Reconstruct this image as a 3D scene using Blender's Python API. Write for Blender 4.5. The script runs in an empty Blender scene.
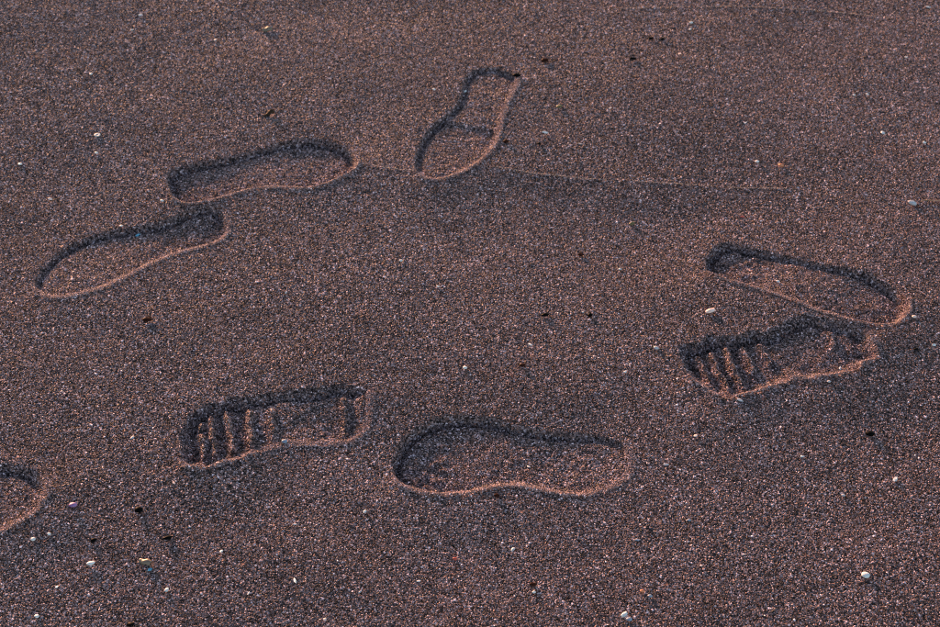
import bpy, math
import numpy as np
from mathutils import Vector

scene = bpy.context.scene
col = scene.collection
R = math.radians
rng = np.random.default_rng(7)

# ------------------------------------------------------------------ camera
CAM_H, PITCH, FPX = 1.56, R(42.0), 1750.0          # photographer's eye height, tilt, focal length in photo pixels
cam_d = bpy.data.cameras.new('camera')
cam_d.sensor_width = 36.0
cam_d.lens = 36.0 * FPX / 940.0
cam_d.clip_start, cam_d.clip_end = 0.01, 2000.0
cam_d.dof.use_dof = True
cam_d.dof.focus_distance = 2.10
cam_d.dof.aperture_fstop = 10.0
cam = bpy.data.objects.new('camera', cam_d)
cam.location = (0, 0, CAM_H)
cam.rotation_euler = (R(90) - PITCH, 0, 0)
col.objects.link(cam)
scene.camera = cam

# ------------------------------------------------------------------ sky and low sun
SUN_AZ, SUN_EL = R(-28.0), R(7.8)                 # azimuth from +Y (away from camera), minus = left
w = bpy.data.worlds.new('World')
scene.world = w
w.use_nodes = True
nt = w.node_tree
bg = nt.nodes['Background']
sky = nt.nodes.new('ShaderNodeTexSky')
sky.sky_type = 'NISHITA'
sky.sun_disc = False
sky.sun_elevation = SUN_EL
sky.sun_rotation = SUN_AZ
sky.air_density, sky.dust_density, sky.ozone_density = 1.0, 0.9, 1.0
nt.links.new(sky.outputs[0], bg.inputs[0])
bg.inputs[1].default_value = 0.15
sun_d = bpy.data.lights.new('sun', 'SUN')
sun_d.energy = 4.7
sun_d.angle = R(6.0)
sun_d.color = (1.0, 0.47, 0.26)
sun = bpy.data.objects.new('sun', sun_d)
to_sun = Vector((math.sin(SUN_AZ) * math.cos(SUN_EL), math.cos(SUN_AZ) * math.cos(SUN_EL), math.sin(SUN_EL)))
sun.rotation_euler = to_sun.to_track_quat('Z', 'Y').to_euler()
sun.location = to_sun * 5
col.objects.link(sun)

scene.cycles.use_denoising = False               # the sand's own grain is finer than a denoiser keeps
scene.cycles.filter_width = 1.1
scene.view_settings.view_transform = 'Standard'
scene.view_settings.look = 'None'
scene.view_settings.gamma = 1.0
scene.view_settings.exposure = 1.56
scene.view_settings.use_curve_mapping = False

# ------------------------------------------------------------------ helpers
def ground(p):
    """photo pixel(s) -> point(s) on the level sand, metres"""
    p = np.atleast_2d(np.asarray(p, float))
    u, v = (p[:, 0] - 470.0) / FPX, (p[:, 1] - 313.5) / FPX
    c, s = math.cos(PITCH), math.sin(PITCH)
    dy, dz = c - v * s, -s - v * c
    t = CAM_H / -dz
    return np.stack([u * t, dy * t], 1)

def px_size(py):
    """metres per photo pixel (across) on the sand at that row"""
    a = ground([(470, py), (471, py)])
    return float(a[1, 0] - a[0, 0])

def vnoise(x, y, seed):
    """smooth value noise in -1..1"""
    xi, yi = np.floor(x).astype(np.int64), np.floor(y).astype(np.int64)
    fx, fy = x - xi, y - yi
    fx, fy = fx * fx * fx * (fx * (fx * 6 - 15) + 10), fy * fy * fy * (fy * (fy * 6 - 15) + 10)
    def h(a, b):
        n = (a * 374761393 + b * 668265263 + seed * 2147483647 + 1013) & 0xFFFFFFFF
        n = ((n ^ (n >> 13)) * 1274126177) & 0xFFFFFFFF
        n = n ^ (n >> 16)
        return (n & 0xFFFF) / 32767.5 - 1.0
    a, b = h(xi, yi), h(xi + 1, yi)
    c_, d_ = h(xi, yi + 1), h(xi + 1, yi + 1)
    return (a * (1 - fx) + b * fx) * (1 - fy) + (c_ * (1 - fx) + d_ * fx) * fy

def sstep(a, b, x):
    t = np.clip((x - a) / (b - a), 0, 1)
    return t * t * (3 - 2 * t)

def spline(P, n=8):
    """closed Catmull-Rom through P"""
    P = np.asarray(P, float)
    out = []
    for i in range(len(P)):
        p0, p1, p2, p3 = P[i - 1], P[i], P[(i + 1) % len(P)], P[(i + 2) % len(P)]
        for k in range(n):
            t = k / n
            out.append(0.5 * ((2 * p1) + (-p0 + p2) * t + (2 * p0 - 5 * p1 + 4 * p2 - p3) * t * t + (-p0 + 3 * p1 - 3 * p2 + p3) * t ** 3))
    return np.array(out)

def seg_dist(x, y, A, B):
    dx, dy = B[0] - A[0], B[1] - A[1]
    t = np.clip(((x - A[0]) * dx + (y - A[1]) * dy) / (dx * dx + dy * dy), 0, 1)
    return np.hypot(x - A[0] - t * dx, y - A[1] - t * dy), t

def poly_sdf(x, y, P):
    """signed distance to closed polygon (negative inside) and the outward direction of its edge there"""
    d2 = np.full(x.shape, 1e9); vx = np.zeros(x.shape); vy = np.zeros(x.shape)
    ins = np.zeros(x.shape, bool)
    for i in range(len(P)):
        A, B = P[i - 1], P[i]
        ex, ey = B[0] - A[0], B[1] - A[1]
        px, py = x - A[0], y - A[1]
        t = np.clip((px * ex + py * ey) / (ex * ex + ey * ey), 0, 1)
        px -= t * ex; py -= t * ey
        q = px * px + py * py
        m = q < d2
        d2[m] = q[m]; vx[m] = px[m]; vy[m] = py[m]
        if A[1] != B[1]:
            c1 = (A[1] > y) != (B[1] > y)
            xx = (B[0] - A[0]) * (y - A[1]) / (B[1] - A[1]) + A[0]
            ins ^= c1 & (x < xx)
    d = np.sqrt(d2); sg = np.where(ins, -1.0, 1.0)
    return sg * d, sg * vx / (d + 1e-9), sg * vy / (d + 1e-9)

def path_dist(x, y, P):
    d = np.full(x.shape, 1e9); tt = np.zeros(x.shape)
    n = len(P) - 1
    for i in range(n):
        dd, t = seg_dist(x, y, P[i], P[i + 1])
        m = dd < d
        d[m] = dd[m]; tt[m] = (i + t[m]) / n
    return d, tt

# ------------------------------------------------------------------ the footprints, traced from the photo on to the sand
# outline (photo px, along the rim), axis from heel end to toe end, depth along the axis (mm), wall width (mm), rim height (mm), edge roughness (mm)
PRINTS = [
 dict(key='A', out=[(464.8,80),(469.4,73),(479.9,68),(492.6,67.4),(506.5,71),(516.9,76.6),(519.2,82.4),(513.4,95),(506.5,108),(502.5,122),(499.5,137),(493.7,149.5),(482,162.3),(467,172.7),(450,179.6),(434.7,182.4),(422,179.6),(415.7,171.5),(416,156.5),(423,138),(434,124.6),(446.5,114.6),(457,104.5),(461.8,93)],
      axis=((495,70),(428,180)), depth=[(0,11),(.42,8),(.485,8),(.52,19),(.75,12),(1,6)], wall=9, lip=4.2, k=.62, rough=.4, split=.5, ridges=[],
      label='smooth shoe print with a step across its middle, pointing away from all other prints'),
 dict(key='C', out=[(34,285),(38.6,272),(51.6,257),(68.4,244),(90.7,234),(116.8,227.4),(143,223.7),(169,218),(183.8,211),(202.4,206),(219,208.5),(227.8,218),(228.5,231),(219,240.4),(198.7,247),(174.5,253.4),(150,264.6),(128,277.6),(105.6,288.8),(79.6,296.3),(55.4,299.2),(38.6,294.4)],
      k=.85, axis=((228,222),(34,288)), depth=[(0,13),(.3,13),(.6,11),(1,7)], wall=10, lip=2.3, rough=.8, split=.4, ridges=[],
      label='shallow smooth shoe print touching the near rim of a deeper crisp print'),
 dict(key='B', out=[(167,173.4),(172.6,166.7),(195,161),(228.5,155.5),(254.6,149),(277,142),(303,137.7),(325,139),(345.8,146.6),(357,157.8),(358.8,166.7),(351.4,174),(332.8,182.7),(310.4,189),(288,187.5),(262,187),(239.7,191),(217,197.6),(198.7,202),(183.8,202.8),(173.4,197.6),(169,188)],
      axis=((167,184),(358,160)), depth=[(0,17),(.2,13),(.4,9),(.58,9),(.8,14),(1,17)], wall=9, lip=4.3, rough=.5, split=.45, ridges=[],
      label='deep crisp shoe print with a thin bright rim, overlapping the shallow print beside it'),
 dict(key='E', out=[(679,350),(685,345.6),(695.7,342),(711,338.6),(728.5,337.4),(747,335),(763.6,332.8),(777.7,326),(791.7,319.5),(805.7,317),(819.8,319),(838.5,326),(855,332),(868.9,340),(873,351.5),(871.7,363),(859.6,370),(843,376),(824.5,380.7),(805.7,382.4),(791.7,380.7),(782,386.6),(768,391.3),(749.6,396.4),(728.5,400.2),(714.5,397),(702.8,389),(688.7,380.7),(681.7,365.5)],
      axis=((872,350),(682,362)), depth=[(0,11),(.35,11),(.55,10),(.72,19),(1,17)], wall=17, lip=3.8, rough=2.2, split=.45,
      lipt=((0, .3, .45, .6, 1), (1.2, 1.1, .8, 1.0, 1.0)),
      ridges=[((697,355),(712,386),7),((708,350),(731,397),10),((723,346),(747,396),10),((740,345),(756,376),7),((758,344),(771,366),4),((822,326),(836,350),3.5),((842,332),(851,352),3)],
      label='rough treaded shoe print with ridged toe half, beside the smooth print on its far side'),
 dict(key='D', out=[(706.6,268.4),(708,257),(715.5,246.7),(725.7,241.8),(741,244),(759,249.3),(779.4,254.4),(799.8,259.5),(820,265),(843,269),(866,274.8),(884,283.7),(899.3,295),(908.3,305.4),(908.3,315.6),(899.3,327),(886.6,330.2),(868.7,328.4),(848.3,324.6),(833,319),(817.6,314.4),(799.8,307),(779.4,299),(759,292),(738.5,286.3),(720.6,280),(710.4,274.8)],
      axis=((708,258),(908,312)), depth=[(0,17),(.22,13),(.4,6),(.54,6),(.74,13),(1,19)], crumb=(-.1,.22,.0030), wall=10, lip=4.1, rough=.9, split=.45, ridges=[],
      label='smooth deep shoe print with rounded ends, beside the ridged print with the pink pebble'),
 dict(key='F', out=[(179.7,450.7),(179.7,436),(187,423.8),(199.3,411.6),(214,404.3),(231,400.6),(250.6,398),(267.8,395),(297,392),(321.6,388.4),(341,384.7),(360.7,387),(372,393.2),(371,409),(366,431),(353.4,441),(334,444.6),(309.4,445),(287.3,446),(270,450.7),(253,455.6),(238.4,461.8),(221.3,468),(201.7,472.8),(184.6,469)],
      axis=((372,412),(180,445)), depth=[(0,9),(.25,9),(.45,6),(.62,11),(.78,19),(1,16)], wall=16, lip=3.5, rough=2.4, split=.45,
      lipt=((0, .15, .25, .45, .6, .7, 1), (.5, .8, .35, .15, .7, 1.3, 1.3)),
      ridges=[((190,432),(190,458),5),((201,418),(205,462),9),((212,412),(216,462),10),((225,409),(235,458),9),((248,408),(254,450),7),((271,408),(273,444),5),((344,396),(346,438),4),((361,396),(360,434),4)],
      label='faint treaded shoe print with ridged toe half, left of the wide curved smooth print'),
 dict(key='G', out=[(392.4,472),(393.8,459.5),(400.7,444.3),(413,430.4),(429.8,421.6),(449,417),(471,416),(490.7,418.8),(510,424.9),(535,429),(559.8,431.8),(584.7,434),(606.8,437.3),(623.4,443),(633,455.3),(631.7,472),(620.7,483),(601.3,491.3),(582,496.3),(559.8,494.6),(537.7,490),(512.8,486.3),(490.7,489),(468.5,494),(443.6,495.7),(421.5,493.5),(405,489),(396.6,481.6)],
      axis=((632,463),(393,462)), depth=[(0,1),(.1,4),(.28,10),(.55,10),(.8,15),(1,17)], lmin=.35, lipt=((0, .1, .25, 1), (.25, .6, 1, 1)), crumb=(.8,1.1,.0026), wall=11, lip=3.5, rough=1.0, split=.45, ridges=[],
      label='wide curved smooth shoe print, steep at the toe and fading out at the heel'),
 dict(key='H', out=[(-130,500),(-110,480),(-70,470),(-30,466),(0,465),(25,467),(42,476),(50,490),(45,505),(35,516),(18,526),(0,534),(-25,540),(-65,544),(-105,540),(-125,522)],
      axis=((48,492),(-130,505)), depth=[(0,7),(.25,11),(.6,10),(1,10)], wall=14, lip=3.2, rough=1.6, split=.4, ridges=[],
      label='end of a soft-edged shoe print running off past the purple pebble'),
]
for P in PRINTS:
    P['poly'] = spline(ground(P['out']), 4)
    a, b = ground(P['axis'])
    P['a'], P['b'] = a, b
    P['dp'] = np.array(P['depth'], float) * (1, .48 * P.get('k', 1))
    P['seg'] = [(ground([r[0]])[0], ground([r[1]])[0], r[2] * 1.15 / 1000) for r in P['ridges']]
    lo, hi = P['poly'].min(0) - .13, P['poly'].max(0) + .13
    P['box'] = (lo, hi)

# thin lines of fine pale sand left by the last wash of water
LINES = [
    dict(px=[(359,166),(385,170),(418,173),(450,172.5),(478,168),(500,170),(530,174),(560,176.5),(590,179),(622,180),(650,182),(690,184),(740,187),(790,188)], gap=((414,496)),
         label='thin pale wash line of fine sand running out from the stepped shoe print'),
    dict(px=[(620,9),(660,8),(705,7),(740,6.5),(790,9),(830,11),(870,15),(900,19),(945,27)], gap=None,
         label='thin pale curved wash line of fine sand, far from every shoe print'),
]
for L in LINES:
    q_ = ground(L['px'])
    L['P'] = spline(np.vstack([q_, q_[::-1][1:-1]]), 4)[:(len(q_) - 1) * 4 + 1]

def height_exact(x, y, want_part=False):
    """height of the sand surface; optionally the part of the print each point belongs to"""
    h = 0.0050 * vnoise(x / .36 + 3.1, y / .27 + 1.7, 1) + 0.0016 * vnoise(x / .13, y / .10, 2) + 0.0003 * vnoise(x / .045, y / .04, 3)
    # broad soft hollow on the near side of the wash line, and a slow swell
    d, t = path_dist(x, y, LINES[0]['P'])
    h = h + 0.0005 * np.exp(-(d / .0035) ** 2)
    d, t = path_dist(x, y, LINES[1]['P'])
    h = h + 0.0003 * np.exp(-(d / .0025) ** 2)
    yl = np.interp(x, LINES[0]['P'][:, 0], LINES[0]['P'][:, 1])
    sl = yl - y                                    # the beach drops a little on the near side of the wash line
    h = h - .0040 * sstep(-.012, .075, sl) * (1 - sstep(.12, .50, sl)) * sstep(-.30, .0, x) * (1 - sstep(.15, .6, x))
    part = np.zeros(x.shape, np.int32)
    for k, P in enumerate(PRINTS):
        lo, hi = P['box']
        m = (x > lo[0]) & (x < hi[0]) & (y > lo[1]) & (y < hi[1])
        if not m.any():
            continue
        xs, ys = x[m], y[m]
        d, nx, ny = poly_sdf(xs, ys, P['poly'])
        rg = P['rough'] / 1000
        if P['rough'] > 2:                         # crumbled, scalloped edge
            d = d + .0048 * vnoise(xs / .015, ys / .030, 20 + k)
        d = d + rg * vnoise(xs / .012, ys / .012, 10 + k) + rg * .6 * vnoise(xs / .0045, ys / .0045, 30 + k)
        ax = P['b'] - P['a']
        t = ((xs - P['a'][0]) * ax[0] + (ys - P['a'][1]) * ax[1]) / (ax @ ax)
        dep = np.interp(t, P['dp'][:, 0], P['dp'][:, 1]) / 1000
        wall = P['wall'] / 1000
        # the foot rolled: the floor lies deeper on one long side and rises towards the other
        pv = np.array([-ax[1], ax[0]]) / np.hypot(*ax)
        pv = pv * np.sign(pv @ np.array([-.41, .91]))
        cc = P['poly'].mean(0)
        lipdep = dep
        dep = dep * (1 + .04 * np.clip(((xs - cc[0]) * pv[0] + (ys - cc[1]) * pv[1]) / .046, -1, 1))
        # outward direction of the rim: raised opposite the sun, shaped so only that side catches its light
        lit_side = .04 + .96 * sstep(-.45, .35, nx * .41 - ny * .91)
        fw = .30 if P['rough'] < 1.5 else .75
        q = np.clip((-d - .003 * lit_side) / (wall * (fw + (1.3 - fw) * lit_side)), 0, 1)
        prof = lit_side * q * q * (3 - 2 * q) + (1 - lit_side) * (1 - (1 - q) ** 2.2)
        floor = 1 + .10 * vnoise(xs / .05, ys / .05, 50 + k)
        lipb = lit_side * 1.25 * P['lip'] / 1000 * np.interp(t, *P.get('lipt', ((0, 1), (1, 1)))) * np.clip(lipdep / .0058, P.get('lmin', .75), 1.1)
        crest = np.clip(1 + .35 * vnoise(xs / .05, ys / .05, 70 + k) + (.35 if P['rough'] < 1.5 else .8) * vnoise(xs / .014, ys / .014, 75 + k), .1, 2)
        hh = -dep * prof * floor + lipb * np.where(d > 0, .75 * np.exp(-(d / .055) ** 2) + .25 * crest * np.exp(-(d / .0048) ** 2), (.75 + .25 * crest) * np.exp(-(d / .0046) ** 2))
        wf = wall * (fw + (1 - fw) * lit_side)
        hh -= .0085 * (1 - lit_side) * np.clip(dep / .006, 0, 1) * np.exp(-((d + wf + .0025) / .0046) ** 2)   # groove added under the sun-side wall to deepen its shade
        hh += prof * ((.0005 if P['rough'] < 1.5 else .0010) * vnoise(xs / .018, ys / .018, 90 + k) + .0006 * vnoise(xs / .008, ys / .008, 95 + k))
        if 'crumb' in P:                           # crumbs of sand fallen back on the floor
            c0, c1, ca = P['crumb']
            hh += q * ca * sstep(c0 - .06, c0, t) * sstep(-c1 - .06, -c1, -t) * np.clip(vnoise(xs / .011, ys / .009, 160 + k) + .4 * vnoise(xs / .005, ys / .005, 165 + k), -.3, 1)
        if P['key'] == 'A':                        # fine scrape lines on the floor of the toe half
            hh += prof * sstep(.55, .65, t) * .0004 * np.sin(ys * 900 + xs * 60 + 3 * vnoise(xs / .03, ys / .02, 170)) * (.4 + .6 * vnoise(xs / .02, ys / .01, 171))
        pt = np.zeros(xs.shape, np.int32)
        pt[d < .006] = 1                           # rim
        inn = d < -.55 * wall
        pt[inn] = np.where(t[inn] < P['split'], 2, 3)   # heel floor / toe floor
        for j, (A, B, rh) in enumerate(P['seg']):
            bend = .0022 * vnoise(xs / .02, ys / .02, 120 + j)
            dd, tt = seg_dist(xs + bend, ys, A, B)
            ends = sstep(0, .12, tt) * sstep(0, .12, 1 - tt) * .75 + .25
            up = rh * ends * np.exp(-(dd / .0048) ** 2) * (1 + .25 * vnoise(xs / .01, ys / .01, 140 + j)) * q
            hh += up
            pt[(dd < .0050) & (d < -.003)] = 4 + j
        h[m] += hh
        pm = part[m]
        part[m] = np.where(pt > 0, 100 * (k + 1) + pt, pm)
    return (h, part) if want_part else h

# the surface is worked out once on a 1 mm raster and read from there
RS, RX, RY = .001, -1.0, 1.0
_rx, _ry = np.arange(RX, 1.0, RS), np.arange(RY, 2.75, RS)
_mx, _my = np.meshgrid(_rx, _ry)
HR, PR = height_exact(_mx.ravel(), _my.ravel(), True)
HR, PR = HR.reshape(_mx.shape), PR.reshape(_mx.shape)
def height(x, y, want_part=False):
    x, y = np.asarray(x, float), np.asarray(y, float)
    fx, fy = (x - RX) / RS, (y - RY) / RS
    ok = (fx > 0) & (fy > 0) & (fx < HR.shape[1] - 2) & (fy < HR.shape[0] - 2)
    h = np.empty(x.shape); part = np.zeros(x.shape, np.int32)
    ix, iy = fx[ok].astype(int), fy[ok].astype(int)
    u, v = fx[ok] - ix, fy[ok] - iy
    h[ok] = (HR[iy, ix] * (1 - u) + HR[iy, ix + 1] * u) * (1 - v) + (HR[iy + 1, ix] * (1 - u) + HR[iy + 1, ix + 1] * u) * v
    part[ok] = PR[(iy + (v > .5)), (ix + (u > .5))]
    if (~ok).any():
        h[~ok] = height_exact(x[~ok], y[~ok])
    return (h, part) if want_part else h

# ------------------------------------------------------------------ materials
def mat(name):
    m = bpy.data.materials.new(name); m.use_nodes = True
    n = m.node_tree; b = n.nodes['Principled BSDF']
    return m, n, b

PALETTE = [  # share, colour (linear)
    (.24, (.015, .0115, .0115)), (.17, (.055, .040, .037)), (.14, (.120, .086, .076)), (.12, (.190, .138, .120)),
    (.09, (.140, .135, .148)), (.07, (.250, .243, .265)), (.06, (.270, .180, .135)), (.025, (.300, .130, .060)),
    (.050, (.400, .340, .310)), (.032, (.52, .51, .54)), (.013, (.78, .76, .75))]
def ramp_fill(ramp, pal):
    tot = sum(p[0] for p in pal); acc = 0
    ramp.interpolation = 'CONSTANT'
    for i, (s, c) in enumerate(pal):
        l_ = .3 * c[0] + .6 * c[1] + .1 * c[2]      # pull every grain some way to the beach's own purple brown
        c = tuple(.6 * v_ + .4 * l_ * h_ for v_, h_ in zip((c[0] * 1.15, c[1] * .925, c[2] * .95), (1.40, .87, .90)))
        e = ramp.elements[0] if i == 0 else (ramp.elements[1] if i == 1 else ramp.elements.new(acc / tot))
        e.position = acc / tot
        e.color = (*c, 1)
        acc += s

# sand grains: colour by the grain's own random number
m_grain, n, b = mat('sand_grain')
at = n.nodes.new('ShaderNodeAttribute'); at.attribute_name = 'tone'
cr = n.nodes.new('ShaderNodeValToRGB'); ramp_fill(cr.color_ramp, PALETTE)
n.links.new(at.outputs['Fac'], cr.inputs[0])
n.links.new(cr.outputs[0], b.inputs['Base Color'])
b.inputs['Roughness'].default_value = .6
b.inputs['Specular IOR Level'].default_value = .2

# the packed sand between and under the grains: the same mix as fine voronoi cells
m_sand, n, b = mat('packed_sand')
tc = n.nodes.new('ShaderNodeTexCoord')
vo = n.nodes.new('ShaderNodeTexVoronoi'); vo.inputs['Scale'].default_value = 420
sp = n.nodes.new('ShaderNodeSeparateColor')
cr = n.nodes.new('ShaderNodeValToRGB'); ramp_fill(cr.color_ramp, PALETTE)
bp = n.nodes.new('ShaderNodeBump'); bp.inputs['Strength'].default_value = .8; bp.inputs['Distance'].default_value = .0012
bp.invert = True
n.links.new(tc.outputs['Object'], vo.inputs['Vector'])
n.links.new(vo.outputs['Color'], sp.inputs[0])
n.links.new(sp.outputs[0], cr.inputs[0])
n.links.new(cr.outputs[0], b.inputs['Base Color'])
n.links.new(vo.outputs['Distance'], bp.inputs['Height'])
n.links.new(bp.outputs[0], b.inputs['Normal'])
b.inputs['Roughness'].default_value = .7
b.inputs['Specular IOR Level'].default_value = .15

_stone = {}
def stone_mat(name, c1, c2, rough=.5, scale=300):
    if name in _stone:
        return _stone[name]
    m, n, b = mat(name)
    tc = n.nodes.new('ShaderNodeTexCoord')
    no = n.nodes.new('ShaderNodeTexNoise'); no.inputs['Scale'].default_value = scale; no.inputs['Detail'].default_value = 4
    cr = n.nodes.new('ShaderNodeValToRGB')
    cr.color_ramp.elements[0].color = (*c1, 1); cr.color_ramp.elements[0].position = .35
    cr.color_ramp.elements[1].color = (*c2, 1); cr.color_ramp.elements[1].position = .65
    bp = n.nodes.new('ShaderNodeBump'); bp.inputs['Strength'].default_value = .3; bp.inputs['Distance'].default_value = .0006
    n.links.new(tc.outputs['Object'], no.inputs['Vector'])
    n.links.new(no.outputs['Fac'], cr.inputs[0])
    n.links.new(cr.outputs[0], b.inputs['Base Color'])
    n.links.new(no.outputs['Fac'], bp.inputs['Height'])
    n.links.new(bp.outputs[0], b.inputs['Normal'])
    b.inputs['Roughness'].default_value = rough
    b.inputs['Specular IOR Level'].default_value = .02 if max(c2) < .12 else .35
    _stone[name] = m
    return m

# ------------------------------------------------------------------ mesh building
def make_mesh(name, V, F, material, tone=None, smooth=False):
    me = bpy.data.meshes.new(name)
    F = np.asarray(F, np.int32); k = F.shape[1]
    me.vertices.add(len(V)); me.vertices.foreach_set('co', np.asarray(V, np.float32).ravel())
    me.loops.add(F.size); me.loops.foreach_set('vertex_index', F.ravel())
    me.polygons.add(len(F)); me.polygons.foreach_set('loop_start', np.arange(0, F.size, k, dtype=np.int32))
    me.polygons.foreach_set('use_smooth', np.full(len(F), smooth))
    if tone is not None:
        a = me.attributes.new('tone', 'FLOAT', 'POINT'); a.data.foreach_set('value', np.asarray(tone, np.float32))
    me.materials.append(material)
    me.update(calc_edges=True)
    return me

def link(name, me, parent=None, kind=None, label=None, cat=None, group=None):
    o = bpy.data.objects.new(name, me)
    col.objects.link(o)
    if parent: o.parent = parent
    if kind: o['kind'] = kind
    if label: o['label'] = label
    if cat: o['category'] = cat
    if group: o['group'] = group
    return o

RING = np.array([(1,0),(0,1),(-1,0),(0,-1)], float)
GR_F = np.array([(0,1,4),(1,2,4),(2,3,4),(3,0,4)])
def grain_mesh(name, xyz, size, tone, r, slope=None, flat=None):
    """angular sand grains bedded in the sheet below: uneven four-sided crowns with their own facets"""
    n_ = len(xyz); h = size[:, None] * .5
    v = np.empty((n_, 5, 3))
    ang = r.uniform(0, 2 * math.pi, n_)
    asp = np.clip(r.normal(1, .2, (n_, 2)), .6, 1.5)
    ring = RING[None] * asp[:, None, :] * np.clip(r.normal(1, .2, (n_, 4, 1)), .6, 1.5) + r.normal(0, .15, (n_, 4, 2))
    ca, sa = np.cos(ang)[:, None], np.sin(ang)[:, None]
    v[:, :4, 0] = (ring[..., 0] * ca - ring[..., 1] * sa) * h
    v[:, :4, 1] = (ring[..., 0] * sa + ring[..., 1] * ca) * h
    v[:, :4, 2] = (-.38 + r.normal(0, .12, (n_, 4))) * h
    v[:, 4, :2] = r.uniform(-.5, .5, (n_, 2)) * h
    v[:, 4, 2] = r.uniform(.05, .48, n_) * h[:, 0]
    if flat is not None:
        v[:, :, 2] *= flat[:, None]
    if slope is not None:                         # each grain sits square on the local slope
        a_, b2 = slope[:, 0], slope[:, 1]
        nrm = np.stack([-a_, -b2, np.ones(n_)], 1); nrm /= np.linalg.norm(nrm, axis=1, keepdims=True)
        t1 = np.stack([np.ones(n_), np.zeros(n_), a_], 1); t1 /= np.linalg.norm(t1, axis=1, keepdims=True)
        t2 = np.cross(nrm, t1)
        v = v[..., :1] * t1[:, None] + v[..., 1:2] * t2[:, None] + v[..., 2:] * nrm[:, None]
    v += xyz[:, None, :]
    F = (GR_F[None] + 5 * np.arange(n_)[:, None, None]).reshape(-1, 3)
    return make_mesh(name, v.reshape(-1, 3), F, m_grain, np.repeat(tone, 5))

def grain_sizes(n_, r):
    return np.clip(r.lognormal(math.log(.00215), .30, n_), .0012, .0052)

# ------------------------------------------------------------------ which squares of sand get single grains
TILE = .08
corners = ground([(-14, -14), (954, -14), (954, 641), (-14, 641)])
def in_view(x, y):
    """inside the patch of sand the photograph shows (a trapezoid on the ground)"""
    y0, y1 = corners[2, 1], corners[0, 1]
    f = (y - y0) / (y1 - y0)
    hw = corners[2, 0] + f * (corners[1, 0] - corners[2, 0])
    return (y > y0) & (y < y1) & (np.abs(x) < hw)
detail, outer = [], []
for i in range(-17, 17):
    for j in range(7, 40):
        xs = (i + np.linspace(0, 1, 7)) * TILE; ys = (j + np.linspace(0, 1, 7)) * TILE
        gx, gy = np.meshgrid(xs, ys)
        (detail if in_view(gx, gy).any() else outer).append((i, j))
detset = set(detail)

# ------------------------------------------------------------------ loose stones and shells: (px, py, kind, length px, width ratio, turn deg, material key, label, group)
WHITE = ('white_stone', (.46, .45, .46), (.66, .64, .64))
GREYW = ('pale_grey_stone', (.28, .28, .31), (.44, .44, .48))
BLACK = ('black_stone', (.0015, .0015, .002), (.005, .0045, .0045))
DKRED = ('dark_red_stone', (.012, .005, .004), (.045, .014, .009))
BRICK = ('red_stone', (.28, .035, .025), (.40, .07, .05))
ORANGE = ('orange_stone', (.45, .12, .05), (.62, .24, .12))
PINK = ('pink_stone', (.66, .42, .36), (.80, .60, .54))
PURPLE = ('purple_stone', (.16, .07, .19), (.30, .16, .34))
TAN = ('tan_shell', (.10, .07, .052), (.21, .145, .105))
GAP_SHADE = ('dark_gap_shade', (.018, .011, .008), (.055, .035, .024))  # shade of a dark gap, given as the piece's own colour
OLIVE = ('olive_stone', (.07, .055, .020), (.15, .11, .04))
BLUE = ('blue_chip', (.02, .16, .28), (.05, .30, .44))
SLATE = ('slate_stone', (.12, .15, .21), (.24, .28, .36))
T_CHIP = 'tiny white shell chip lying alone on open dark sand'
G_CHIP = 'tiny white shell chips scattered over the sand'
T_SLV = 'tiny pale shell sliver lying alone on open dark sand'
G_SLV = 'tiny pale shell slivers scattered over the sand'
T_DK = 'tiny near-black stone lying alone on open sand'
G_DK = 'tiny dark stones scattered over the sand'
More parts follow.
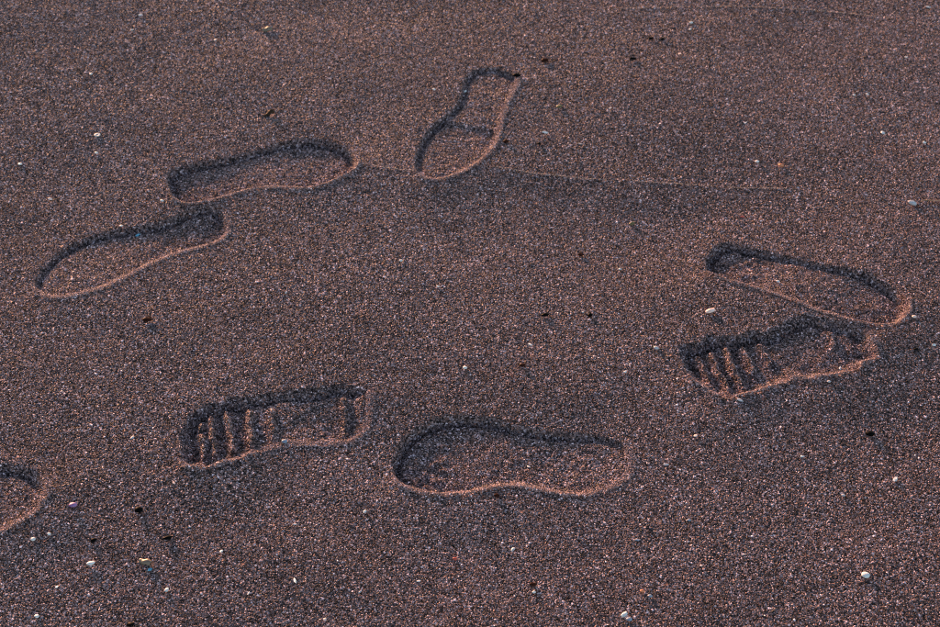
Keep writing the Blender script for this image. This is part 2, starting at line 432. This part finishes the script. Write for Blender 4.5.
LOOSE = [
 (267,28,'shell',11,.60,15,TAN,'curled tan shell fragment standing proud of the sand',None),
 (269,113,'shell',13,.42,38,GAP_SHADE,'narrow curled piece coloured as the shade in a gap beyond the deep crisp print',None),
 (545,134,'chip',7,.55,-8,WHITE,'flat white shell chip to the right of the stepped shoe print',None),
 (745,125,'sliver',7,.35,40,WHITE,T_SLV,G_SLV),
 (883,134,'chip',7,.70,80,WHITE,'upright white shell chip in line with the grey oval pebble',None),
 (912,206,'pebble',9,.68,-25,GREYW,'grey white oval pebble with a fine twig beside it',None),
 (781,166,'pebble',6,.80,0,ORANGE,'small bright orange round stone',None),
 (743,216,'chip',6,.60,10,BRICK,'small flat brick red chip beyond the smooth deep print',None),
 (710,314,'pebble',11,.50,18,PINK,'pale pink oval pebble between the smooth and ridged prints',None),
 (656,350,'pebble',6,.80,-10,GREYW,'pale grey round pebble at the toe of the rough ridged print',None),
 (740,405,'chip',8,.50,-28,GREYW,'pale grey chip just outside the near rim of the rough ridged print',None),
 (933,349,'chip',7,.55,12,WHITE,'white chip off the rounded end of the rough ridged print',None),
 (148,323,'pebble',10,.55,0,DKRED,'dark red brown flat stone on open sand below the shallow print',None),
 (465,370,'pebble',5,.85,0,WHITE,'small white stone between the middle black pebble and the faint treaded print',None),
 (285,443,'pebble',7,.75,20,SLATE,'small slate grey stone on the near edge of the faint treaded print',None),
 (91,565,'pebble',10,.48,8,WHITE,'elongated white pebble beside the shell scrap with the blue chip',None),
 (37,617,'pebble',6,.72,-20,WHITE,'small white stone in line with the elongated white pebble and the shell scrap',None),
 (167,591,'pebble',6,.75,70,WHITE,'small white stone just below the largest tan shell scrap',None),
 (57,588,'chip',5,.75,60,WHITE,'white chip beside the elongated white pebble, on its nearer side',None),
 (34,542,'pebble',5,.9,0,WHITE,'larger of two white stones close below the soft-edged print end',None),
 (50,537,'pebble',4,.9,0,WHITE,'smaller of two white stones close below the soft-edged print end',None),
 (146,563,'shell',15,.55,-22,TAN,'largest tan curled shell scrap, lying beside a blue chip',None),
 (150,571,'chip',6,.7,0,BLUE,'small blue chip tucked under the largest tan shell scrap',None),
 (139,512,'pebble',9,.80,30,BLACK,'rounded black pebble in the open sand right of the purple stone',None),
 (168,540,'pebble',10,.45,25,BLACK,'elongated black stone lying between the black pebble and the tan shell scrap',None),
 (94,542,'pebble',6,.7,20,BLACK,'small black stone above the elongated white pebble',None),
 (74,509,'pebble',9,.66,12,PURPLE,'purple flat pebble near the soft-edged print end',None),
 (865,577,'pebble',9,.86,-20,WHITE,'round smooth white pebble, the largest white one',None),
 (895,481,'chip',8,.80,50,WHITE,'angular white chip on the open sand right of the wide curved print',None),
 (625,615,'chip',9,.85,35,WHITE,'angular white stone touching a small slate stone',None),
 (629,620,'pebble',7,.8,0,SLATE,'small slate stone under the angular white stone',None),
 (513,549,'chip',7,.75,60,GREYW,'pale triangular chip on the sand below the wide curved print',None),
 (870,435,'pebble',9,.72,0,BLACK,'black pebble on open sand below the rough ridged print',None),
 (545,317,'pebble',8,.60,10,BLACK,'black flat pebble in the middle of the open sand',None),
 (590,317,'pebble',6,.8,50,BLACK,'small black stone beside a white chip on open sand',None),
 (583,314,'chip',4,.6,70,GREYW,'small pale chip beside a small black stone',None),
 (545,61,'pebble',8,.7,15,DKRED,'dark red lump beyond and right of the stepped shoe print',None),
 (557,60,'chip',5,.4,20,DKRED,'thin dark red splinter beside the dark red lump',None),
 (633,61,'pebble',7,.5,-10,BLACK,T_DK,G_DK),
 (651,40,'pebble',6,.6,0,BLACK,'larger of a pair of near-black stones lying side by side',None),
 (662,41,'pebble',5,.7,0,BLACK,'smaller of a pair of near-black stones lying side by side',None),
 (516.5,75.5,'pebble',8,.7,0,BLACK,'black stone perched on the rim of the stepped shoe print',None),
 (559,108,'pebble',7,.7,20,OLIVE,'olive brown stone on the sand right of the stepped print',None),
 (506,144,'pebble',6,.8,0,DKRED,'small dark red stone just outside the bright rim of the stepped print',None),
 (539,145,'pebble',4,.8,0,BLACK,'tiny near-black stone just below the flat white chip by the stepped print',None),
 (691,24,'pebble',4,.8,0,WHITE,'tiny white stone with a pale sliver just below it',None),
 (690,31,'sliver',6,.4,30,WHITE,'pale sliver just below a tiny white stone, far beyond the prints',None),
 (680,56,'chip',4,.7,30,PINK,'tiny pink chip lying alone on open sand',None),
 (140,15,'chip',6,.7,20,WHITE,T_CHIP,G_CHIP),
 (97,134,'ring',7,.80,15,WHITE,'tiny white ring shaped shell on open sand',None),
 (91,74,'pebble',4,.8,0,WHITE,T_CHIP,G_CHIP),
 (132,30,'pebble',3.5,.8,0,WHITE,T_CHIP,G_CHIP),
 (215,39,'chip',4,.7,70,WHITE,T_CHIP,G_CHIP),
 (96,151,'pebble',4,.8,0,WHITE,'small white stone next to the ring shaped shell',None),
 (20,163,'pebble',4.5,.8,0,WHITE,'small white stone between the ring shell and the shallow print, farther left',None),
 (50,197,'chip',6,.6,-10,PINK,'pale orange pink chip beyond the shallow print',None),
 (121,224,'pebble',3.5,.8,0,WHITE,'tiny white speck just beyond the far wall of the shallow print',None),
 (162,200,'pebble',4,.8,0,WHITE,'small white stone between the shallow print and the deep crisp print',None),
 (137,230,'chip',6,.7,20,BLUE,'blue chip on the far wall of the shallow print',None),
 (286,294,'chip',5,.7,60,GREYW,T_CHIP,G_CHIP),
 (401,262,'pebble',5,.7,30,WHITE,T_CHIP,G_CHIP),
 (438,288,'pebble',4,.8,0,WHITE,T_CHIP,G_CHIP),
 (620,269,'pebble',4.5,.8,0,GREYW,T_CHIP,G_CHIP),
 (632,221,'pebble',7,.6,15,OLIVE,'olive stone on open sand between the two sets of prints',None),
 (581,254,'pebble',6,.7,0,DKRED,'small dark red stone on open sand near the olive stone',None),
 (434,89,'pebble',3.5,.8,0,WHITE,'tiny white speck just left of the heel of the stepped print',None),
 (465,89,'chip',4,.7,40,WHITE,'tiny white chip on the wall of the stepped shoe print',None),
 (580,145,'sliver',6,.4,0,GREYW,'pale sliver to the right of the flat white chip by the stepped print',None),
 (610,110,'sliver',5,.4,15,WHITE,'white sliver to the right of the olive brown stone',None),
 (530,347,'sliver',7,.40,-30,WHITE,'white sliver near the small black stones in the open middle',None),
 (522,368,'pebble',6,.8,0,DKRED,'dark red stone beyond the wide curved smooth print',None),
 (625,374,'chip',5,.7,0,WHITE,'white chip between the round grey pebble and the wide curved print',None),
 (666,466,'sliver',8,.42,0,GREYW,'long pale grey sliver right of the heel of the wide curved print',None),
 (695,438,'chip',6,.6,30,PINK,'pale pink chip below the rough ridged print',None),
 (529,464,'sliver',6,.45,-25,GREYW,'pale sliver lying on the floor of the wide curved print',None),
 (778,281,'pebble',4,.8,0,WHITE,'tiny white stone on the floor of the smooth deep print',None),
 (840,369,'chip',5,.7,75,WHITE,'tiny white chip on the near rim of the rough ridged print',None),
 (828,386,'pebble',4,.8,0,GREYW,'tiny pale stone just outside the near rim of the ridged print heel',None),
 (928,7,'sliver',7,.4,-20,WHITE,T_SLV,G_SLV),
 (906,58,'pebble',3.5,.8,0,WHITE,T_CHIP,G_CHIP),
 (854,96,'pebble',3.5,.8,0,WHITE,'one of two tiny white stones side by side beyond the upright chip','pair of white stones'),
 (867,95,'pebble',3.5,.8,0,WHITE,'one of two tiny white stones side by side beyond the upright chip','pair of white stones'),
 (924,144,'pebble',4,.8,0,WHITE,'tiny white stone below the upright white shell chip',None),
 (757,162,'pebble',4.5,.8,0,WHITE,'tiny white stone just left of the bright orange stone',None),
 (823,133,'sliver',6,.35,15,GREYW,T_SLV,G_SLV),
 (802,457,'chip',4,.8,0,WHITE,'white chip between the black pebble and the rough ridged print',None),
 (843,496,'pebble',4.5,.8,0,GREYW,'pale stone left of the angular white chip',None),
 (295,582,'sliver',9,.40,-70,WHITE,'upright white shell sliver on the sand below the faint treaded print',None),
 (360,592,'sliver',6,.4,50,GREYW,'pale sliver near the upright white sliver, on its right',None),
 (365,512,'chip',6,.8,0,WHITE,'white chip just left of the toe of the wide curved print, below its rim',None),
 (295,525,'chip',5,.7,0,GREYW,'pale chip below the near rim of the faint treaded print',None),
 (419,581,'sliver',6,.45,20,WHITE,'white sliver between the triangular chip and the upright sliver',None),
 (325,619,'chip',5,.7,20,PINK,'pale pink chip below the upright white sliver',None),
 (249,594,'sliver',6,.4,80,WHITE,'thin white sliver left of the upright white sliver',None),
 (175,487,'chip',5,.6,-40,PINK,'pale pink chip below the toe of the faint treaded print',None),
 (133,440,'chip',6,.6,40,GREYW,'pale chip on open sand just left of the ridged toe of the faint print',None),
 (222,553,'chip',5,.7,70,WHITE,'white chip between the elongated black stone and the upright white sliver',None),
 (190,529,'chip',5,.5,10,SLATE,'small blue grey chip right of the elongated black stone',None),
 (131,625,'pebble',8,.6,0,BLACK,T_DK,G_DK),
 (533,584,'pebble',7,.7,0,DKRED,'dark red stone below the pale triangular chip',None),
 (534,592,'pebble',4,.8,0,WHITE,'tiny white stone touching the dark red stone below the triangular chip',None),
 (642,592,'pebble',5,.8,0,ORANGE,'small orange stone beside a slate blue grain',None),
 (650,597,'pebble',5,.8,0,SLATE,'slate blue stone beside a small orange stone',None),
 (638,541,'chip',6,.6,0,SLATE,'blue grey flat chip on open sand right of the triangular chip',None),
 (701,567,'chip',5,.6,10,PINK,'pink chip on open sand between the white pebble and the angular stone',None),
 (689,521,'pebble',4,.8,0,SLATE,'tiny slate stone below the heel end of the wide curved print',None),
 (497,497,'pebble',6,.7,0,DKRED,'dark red stone just below the near rim of the wide curved print',None),
 (455,558,'pebble',5,.8,0,BRICK,'small brick red stone on the sand left of the triangular chip',None),
 (913,322,'pebble',5,.8,0,PINK,'tiny pale stone at the rounded end of the smooth deep print',None),
 (915,354,'pebble',5,.7,0,BLACK,'small black stone beside the white chip off the ridged print',None),
]

def stone_mesh(kind, L, ratio, r):
    """closed little mesh, longest axis along x, resting height about zero at its underside"""
    if kind in ('pebble', 'chip', 'sliver'):
        nu, nv = (14, 9) if kind == 'pebble' else (9, 6)
        th = {'pebble': .60, 'chip': .38, 'sliver': .30}[kind]
        V = [(0, 0, 1.0)]
        for a in range(1, nv):
            ph = math.pi * a / nv
            for b_ in range(nu):
                t = 2 * math.pi * b_ / nu
                V.append((math.sin(ph) * math.cos(t), math.sin(ph) * math.sin(t), math.cos(ph)))
        V.append((0, 0, -1.0))
        V = np.array(V)
        jit = .05 if kind == 'pebble' else .16
        lobes = r.normal(0, 1, (3, 3)); k = 1 + jit * sum(np.sin(V @ lobes[i] * 2.2 + i) for i in range(3))
        if kind != 'pebble':                      # broken facets: clip by a few random planes
            for _ in range(5):
                nrm = r.normal(0, 1, 3) * (1, 1, .5); nrm /= np.linalg.norm(nrm)
                s = V @ nrm
                k = np.where(s > .55, np.minimum(k, .62 / np.maximum(s, 1e-3)), k)
        V = V * k[:, None]
        V = V * np.array([.5, .5 * ratio, .5 * th * max(ratio, .55)]) * L
        F = []
        for b_ in range(nu):
            F.append((0, 1 + b_, 1 + (b_ + 1) % nu))
        for a in range(nv - 2):
            for b_ in range(nu):
                p, q_ = 1 + a * nu + b_, 1 + a * nu + (b_ + 1) % nu
                F += [(p, p + nu, q_ + nu), (p, q_ + nu, q_)]
        e = len(V) - 1; s0 = 1 + (nv - 2) * nu
        for b_ in range(nu):
            F.append((s0 + b_, e, s0 + (b_ + 1) % nu))
        return V, np.array(F), kind == 'pebble'
    if kind == 'shell':                           # curled, broken piece of shell with thickness
        nu, nv = 11, 8
        g = []
        for side in (0, 1):
            for a in range(nu):
                for b_ in range(nv):
                    u, v = a / (nu - 1) * 2 - 1, b_ / (nv - 1) * 2 - 1
                    edge = 1 - .22 * u * u
                    x = .5 * u * (1 - .12 * v * v) + .03 * math.sin(5 * v + 1)
                    y = .5 * ratio * v * edge + .03 * math.sin(6 * u)
                    z = .34 * ratio * (1 - v * v * 1.1) + .06 * math.sin(3.2 * u + .5) - (.05 if side else 0)
                    g.append((x, y, z))
        V = np.array(g) * L; V[:, 2] += .04 * L
        F = []; N = nu * nv
        idx = lambda a, b_, s: s * N + a * nv + b_
        for a in range(nu - 1):
            for b_ in range(nv - 1):
                p, q_, s_, t = idx(a, b_, 0), idx(a + 1, b_, 0), idx(a + 1, b_ + 1, 0), idx(a, b_ + 1, 0)
                F += [(p, q_, s_), (p, s_, t), (p + N, s_ + N, q_ + N), (p + N, t + N, s_ + N)]
        bord = [(a, 0) for a in range(nu)] + [(nu - 1, b_) for b_ in range(1, nv)] + [(a, nv - 1) for a in range(nu - 2, -1, -1)] + [(0, b_) for b_ in range(nv - 2, 0, -1)]
        for i in range(len(bord)):
            p, q_ = idx(*bord[i], 0), idx(*bord[(i + 1) % len(bord)], 0)
            F += [(p, p + N, q_ + N), (p, q_ + N, q_)]
        return V, np.array(F), True
    # ring: a worn-through shell
    nu, nv = 16, 6; V = []
    for a in range(nu):
        t = 2 * math.pi * a / nu
        rr = .13 * (1 + .3 * math.sin(t + .6))
        for b_ in range(nv):
            p = 2 * math.pi * b_ / nv
            V.append(((.36 + rr * math.cos(p)) * math.cos(t), ratio * (.36 + rr * math.cos(p)) * math.sin(t), rr * math.sin(p) + .06))
    F = []
    for a in range(nu):
        for b_ in range(nv):
            p, q_ = a * nv + b_, ((a + 1) % nu) * nv + b_
            p2, q2 = a * nv + (b_ + 1) % nv, ((a + 1) % nu) * nv + (b_ + 1) % nv
            F += [(p, q_, q2), (p, q2, p2)]
    return np.array(V) * L, np.array(F), True

stones = []                                       # x, y, half length, kept free of grains
for s in LOOSE:
    g = ground([(s[0], s[1])])[0]
    stones.append((g[0], g[1], .5 * s[3] * px_size(s[1]) * 1.0))
stones = np.array(stones)

# ------------------------------------------------------------------ sand: one sheet to the horizon, split where prints begin
STEP = .005
gx = np.arange(-.92, .92 + 1e-6, STEP); gy = np.arange(1.08, 2.66 + 1e-6, STEP)
def grow(a):
    out, s = [a], STEP
    while abs(out[-1] - a) < 400:
        s *= 1.42
        out.append(out[-1] + s)
    return np.array(out[1:])
ex = grow(0)
gx = np.concatenate([gx[0] - ex[::-1], gx, gx[-1] + ex]); gy = np.concatenate([gy[0] - ex[::-1], gy, gy[-1] + ex])
X, Y = np.meshgrid(gx, gy)
Z, _ = height(X.ravel(), Y.ravel(), True)
far = sstep(3, 8, np.hypot(X.ravel(), Y.ravel() - 1.9))
Z = Z * (1 - far)
Zg = Z.reshape(X.shape)
steep = np.hypot(*np.gradient(Zg, gy, gx))
Z = (Zg - .0016 - .0022 * np.clip(steep, 0, 1)).ravel()
nxp, nyp = len(gx), len(gy)
ii, jj = np.meshgrid(np.arange(nxp - 1), np.arange(nyp - 1))
p0 = (jj * nxp + ii).ravel()
Q = np.stack([p0, p0 + 1, p0 + 1 + nxp, p0 + nxp], 1)
cx, cy = X.ravel()[Q].mean(1), Y.ravel()[Q].mean(1)
_, fpart = height(cx, cy, True)
VV = np.stack([X.ravel(), Y.ravel(), Z], 1)

def sub(mask):
    q = Q[mask]
    u, inv = np.unique(q, return_inverse=True)
    return VV[u], inv.reshape(q.shape)

# single grains over the part of the beach in view
GS = .0018
pts = []
area = {}
x0, x1 = min(t[0] for t in detail) * TILE, (max(t[0] for t in detail) + 1) * TILE
y0, y1 = min(t[1] for t in detail) * TILE, (max(t[1] for t in detail) + 1) * TILE
rows = np.arange(y0, y1, GS * .866)
hx = []
for k, yy in enumerate(rows):
    xx = np.arange(x0 + (GS / 2 if k % 2 else 0), x1, GS)
    hx.append(np.stack([xx, np.full(len(xx), yy)], 1))
G = np.concatenate(hx)
G += rng.uniform(-.46, .46, G.shape) * GS
ti = np.floor(G / TILE).astype(int)
lut = np.zeros((64, 64), bool)
for (i, j) in detail:
    lut[i + 32, j + 16] = True
G = G[lut[ti[:, 0] + 32, ti[:, 1] + 16]]
# extra grains where the surface is steep
hz = height(G[:, 0], G[:, 1])
e = .0008
sx = (height(G[:, 0] + e, G[:, 1]) - hz) / e; sy = (height(G[:, 0], G[:, 1] + e) - hz) / e
stp = np.sqrt(1 + sx * sx + sy * sy)
more = rng.random(len(G)) < np.clip(stp - 1, 0, 1)
G2 = G[more] + rng.uniform(-.5, .5, (more.sum(), 2)) * GS
G = np.concatenate([G, G2])
fine = []
# finer grains along the raised rims, only where they catch the sun
for P in PRINTS:
    pl = P['poly']
    nxt = np.roll(pl, -1, 0); ln = np.hypot(*(nxt - pl).T)
    n_ = int(ln.sum() * .011 * 800000)
    sg = rng.choice(len(pl), n_, p=ln / ln.sum()); tt = rng.random(n_)[:, None]
    dr = (nxt - pl)[sg] / ln[sg][:, None]
    out_n = np.stack([dr[:, 1], -dr[:, 0]], 1)
    if (((pl * np.roll(nxt, 0, 0)[:, ::-1] * (1, -1)).sum())) < 0:
        out_n = -out_n
    pp = pl[sg] * (1 - tt) + nxt[sg] * tt + out_n * rng.uniform(-.0075, .0035, (n_, 1))
    facing = out_n[:, 0] * .41 - out_n[:, 1] * .91
    pp = pp[rng.random(n_) < sstep(-.5, .2, facing)]
    fine.append(pp)
n_main = len(G)
G = np.concatenate([G] + fine)
is_fine = np.arange(len(G)) >= n_main
ok = in_view(G[:, 0], G[:, 1]) | ~is_fine
G, is_fine = G[ok], is_fine[ok]
# keep the loose stones clear
keep = np.ones(len(G), bool)
for (a, b_, rad) in stones:
    keep &= ~((np.abs(G[:, 0] - a) < rad) & (np.abs(G[:, 1] - b_) < rad) & (np.hypot(G[:, 0] - a, G[:, 1] - b_) < rad * .85))
G, is_fine = G[keep], is_fine[keep]
hz, gpart = height(G[:, 0], G[:, 1], True)
gs = grain_sizes(len(G), rng)
gs = gs * (1 + .14 * vnoise(G[:, 0] / .11, G[:, 1] / .09, 301) + .08 * vnoise(G[:, 0] / .03, G[:, 1] / .03, 302))
rimg = gpart % 100 == 1
gs = np.where(is_fine, gs * .70, np.where(rimg, gs * .85, gs))
gz = hz + rng.normal(0, .00017, len(G)) * np.where(rimg, .5, np.where(gpart > 0, .7, 1)) - .1 * gs + np.where(is_fine, .0005, 0)
e = .0010
GSL = np.stack([(height(G[:, 0] + e, G[:, 1]) - height(G[:, 0] - e, G[:, 1])) / (2 * e),
                (height(G[:, 0], G[:, 1] + e) - height(G[:, 0], G[:, 1] - e)) / (2 * e)], 1).clip(-2, 2)
tone = rng.random(len(G))
tone = np.clip(tone ** (1 - .16 * vnoise(G[:, 0] / .16, G[:, 1] / .12, 303) - .10 * vnoise(G[:, 0] / .04, G[:, 1] / .03, 304)), 0, .9999)
tone = np.where(is_fine, .30 + .70 * tone, tone)      # sun-facing rims coloured paler, so their grains look more strongly lit
GP = np.column_stack([G, gz])
GFL = np.where((gpart % 100 == 2) | (gpart % 100 == 3), .95, 1.0)       # trodden floors are pressed a little smoother

v, f = sub(fpart == 0)
sand = link('sand', make_mesh('sand', v, f, m_sand, smooth=True), kind='structure', label='coarse dark brown beach sand under low sun', cat='sand')
m = gpart == 0
link('sand_grains', grain_mesh('sand_grains', GP[m], gs[m], tone[m], rng, GSL[m], GFL[m]), sand, kind='stuff')

# sand beyond the frame: square patches of grains, shared meshes, laid to the local slope
tiles = []
for k in range(6):
    n_ = int(TILE * TILE / (GS * GS * .866))
    xy = rng.uniform(-TILE / 2, TILE / 2, (n_, 2)); s_ = grain_sizes(n_, rng)
    tiles.append(grain_mesh('grain_patch', np.column_stack([xy, rng.normal(0, .00017, n_) - .1 * s_]), s_, rng.random(n_), rng))
for (i, j) in outer:
    cx_, cy_ = (i + .5) * TILE, (j + .5) * TILE
    hx_ = height(np.array([cx_, cx_ + .03, cx_ - .03, cx_, cx_]), np.array([cy_, cy_, cy_, cy_ + .03, cy_ - .03]))
    o = link('grain_patch', tiles[rng.integers(6)], sand, kind='stuff')
    nrm = Vector((-(hx_[1] - hx_[2]) / .06, -(hx_[3] - hx_[4]) / .06, 1)).normalized()
    o.rotation_mode = 'QUATERNION'
    from mathutils import Quaternion
    o.rotation_quaternion = Vector((0, 0, 1)).rotation_difference(nrm) @ Quaternion((0, 0, 1), math.pi / 2 * int(rng.integers(4)))
    o.location = (cx_, cy_, float(hx_.mean()))

# ------------------------------------------------------------------ footprints
for k, P in enumerate(PRINTS):
    root = bpy.data.objects.new('footprint', None)
    c = .5 * (P['a'] + P['b'])
    root.location = (c[0], c[1], 0)
    root.empty_display_size = .05
    col.objects.link(root)
    root['label'] = P['label']; root['category'] = 'footprint'; root['group'] = 'shoe prints pressed into the sand'
    names = {1: 'rim', 2: 'heel_floor', 3: 'toe_floor'}
    for j in range(len(P['seg'])):
        names[4 + j] = 'tread_ridge'
    for pid, nm in names.items():
        code = 100 * (k + 1) + pid
        fm, gm = fpart == code, gpart == code
        if not fm.any():
            continue
        v, f = sub(fm)
        v = v - np.array([c[0], c[1], 0])
        o = link(nm, make_mesh(nm, v, f, m_sand, smooth=True), root)
        if gm.any():
            g = GP[gm] - np.array([c[0], c[1], 0])
            link('grains', grain_mesh('grains', g, gs[gm], tone[gm], rng, GSL[gm], GFL[gm]), o, kind='stuff')

# ------------------------------------------------------------------ wash lines: rows of fine pale grains
m_fine = stone_mat('fine_pale_sand', (.24, .18, .155), (.46, .37, .33), .7, 500)
for L in LINES:
    P = L['P']
    seg = np.hypot(*np.diff(P, axis=0).T); tot = seg.sum()
    n_ = int(tot / .00055)
    t = np.sort(rng.random(n_)) * tot
    cum = np.concatenate([[0], np.cumsum(seg)])
    x = np.interp(t, cum, P[:, 0]); y = np.interp(t, cum, P[:, 1])
    y = y + rng.normal(0, .00045, n_)
    kp = vnoise(x / .028, x * 0 + 9, 201) + .6 * vnoise(x / .008, x * 0, 202) > -.45
    if L['gap']:
        a, b_ = ground([(L['gap'][0], 170)])[0][0], ground([(L['gap'][1], 170)])[0][0]
        kp &= ~((x > a) & (x < b_))
    x, y = x[kp], y[kp]
    s_ = rng.uniform(.0007, .0013, len(x))
    z = height(x, y) + 0.0007 + rng.normal(0, .0002, len(x))
    me = grain_mesh('wash_line', np.column_stack([x, y, z]), s_, rng.random(len(x)), rng)
    me.materials.clear(); me.materials.append(m_fine)
    link('wash_line', me, kind='stuff', label=L['label'], cat='sand line')

# ------------------------------------------------------------------ loose stones and shells
NAMES = {'pebble': 'pebble', 'chip': 'stone_chip', 'sliver': 'shell_sliver', 'shell': 'shell_fragment', 'ring': 'ring_shell'}
CATS = {'pebble': 'pebble', 'chip': 'stone chip', 'sliver': 'shell sliver', 'shell': 'shell', 'ring': 'shell'}
for i, (px, py, kind, ln, ratio, turn, mk, label, group) in enumerate(LOOSE):
    r = np.random.default_rng(1000 + i)
    L = ln * px_size(py) * (1.0 if mk[0] in ('black_stone', 'dark_red_stone') else .82 if group else .95)
    V, F, smooth = stone_mesh(kind, L, ratio, r)
    sinz = {'pebble': .12, 'chip': .10, 'sliver': .10, 'shell': -.02, 'ring': .0}[kind] * L
    nm = NAMES[kind]; cat = CATS[kind]
    if mk[0] == 'blue_chip': nm, cat = 'blue_chip', 'chip'
    me = make_mesh(nm, V, F, stone_mat(mk[0], mk[1], mk[2], .45), smooth=smooth)
    o = link(nm, me, label=label, cat=cat, group=group)
    x, y, _ = stones[i]
    hz = height(np.array([x, x + .004, x - .004, x, x]), np.array([y, y, y, y + .004, y - .004]))
    o.location = (x, y, float(hz.mean()) + sinz + .0006)
    o.rotation_euler = (R(r.uniform(-10, 10)), R(r.uniform(-10, 10)), R(turn))

# a fine twig by the grey oval pebble
pa = ground([(920, 204), (927, 203.2), (934, 204.2), (944, 203.4)])
V, F = [], []
for a, p in enumerate(pa):
    z = float(height(np.array([p[0]]), np.array([p[1]]))[0]) + .0022
    for b_ in range(6):
        t = 2 * math.pi * b_ / 6
        V.append((p[0], p[1] + .0008 * math.cos(t), z + .0008 * math.sin(t)))
for a in range(len(pa) - 1):
    for b_ in range(6):
        F.append((a * 6 + b_, (a + 1) * 6 + b_, (a + 1) * 6 + (b_ + 1) % 6, a * 6 + (b_ + 1) % 6))
link('twig', make_mesh('twig', np.array(V), np.array(F), stone_mat('dry_twig', (.22, .13, .09), (.36, .24, .17), .7), smooth=True),
     label='fine dry brown twig lying beside the grey white oval pebble', cat='twig')
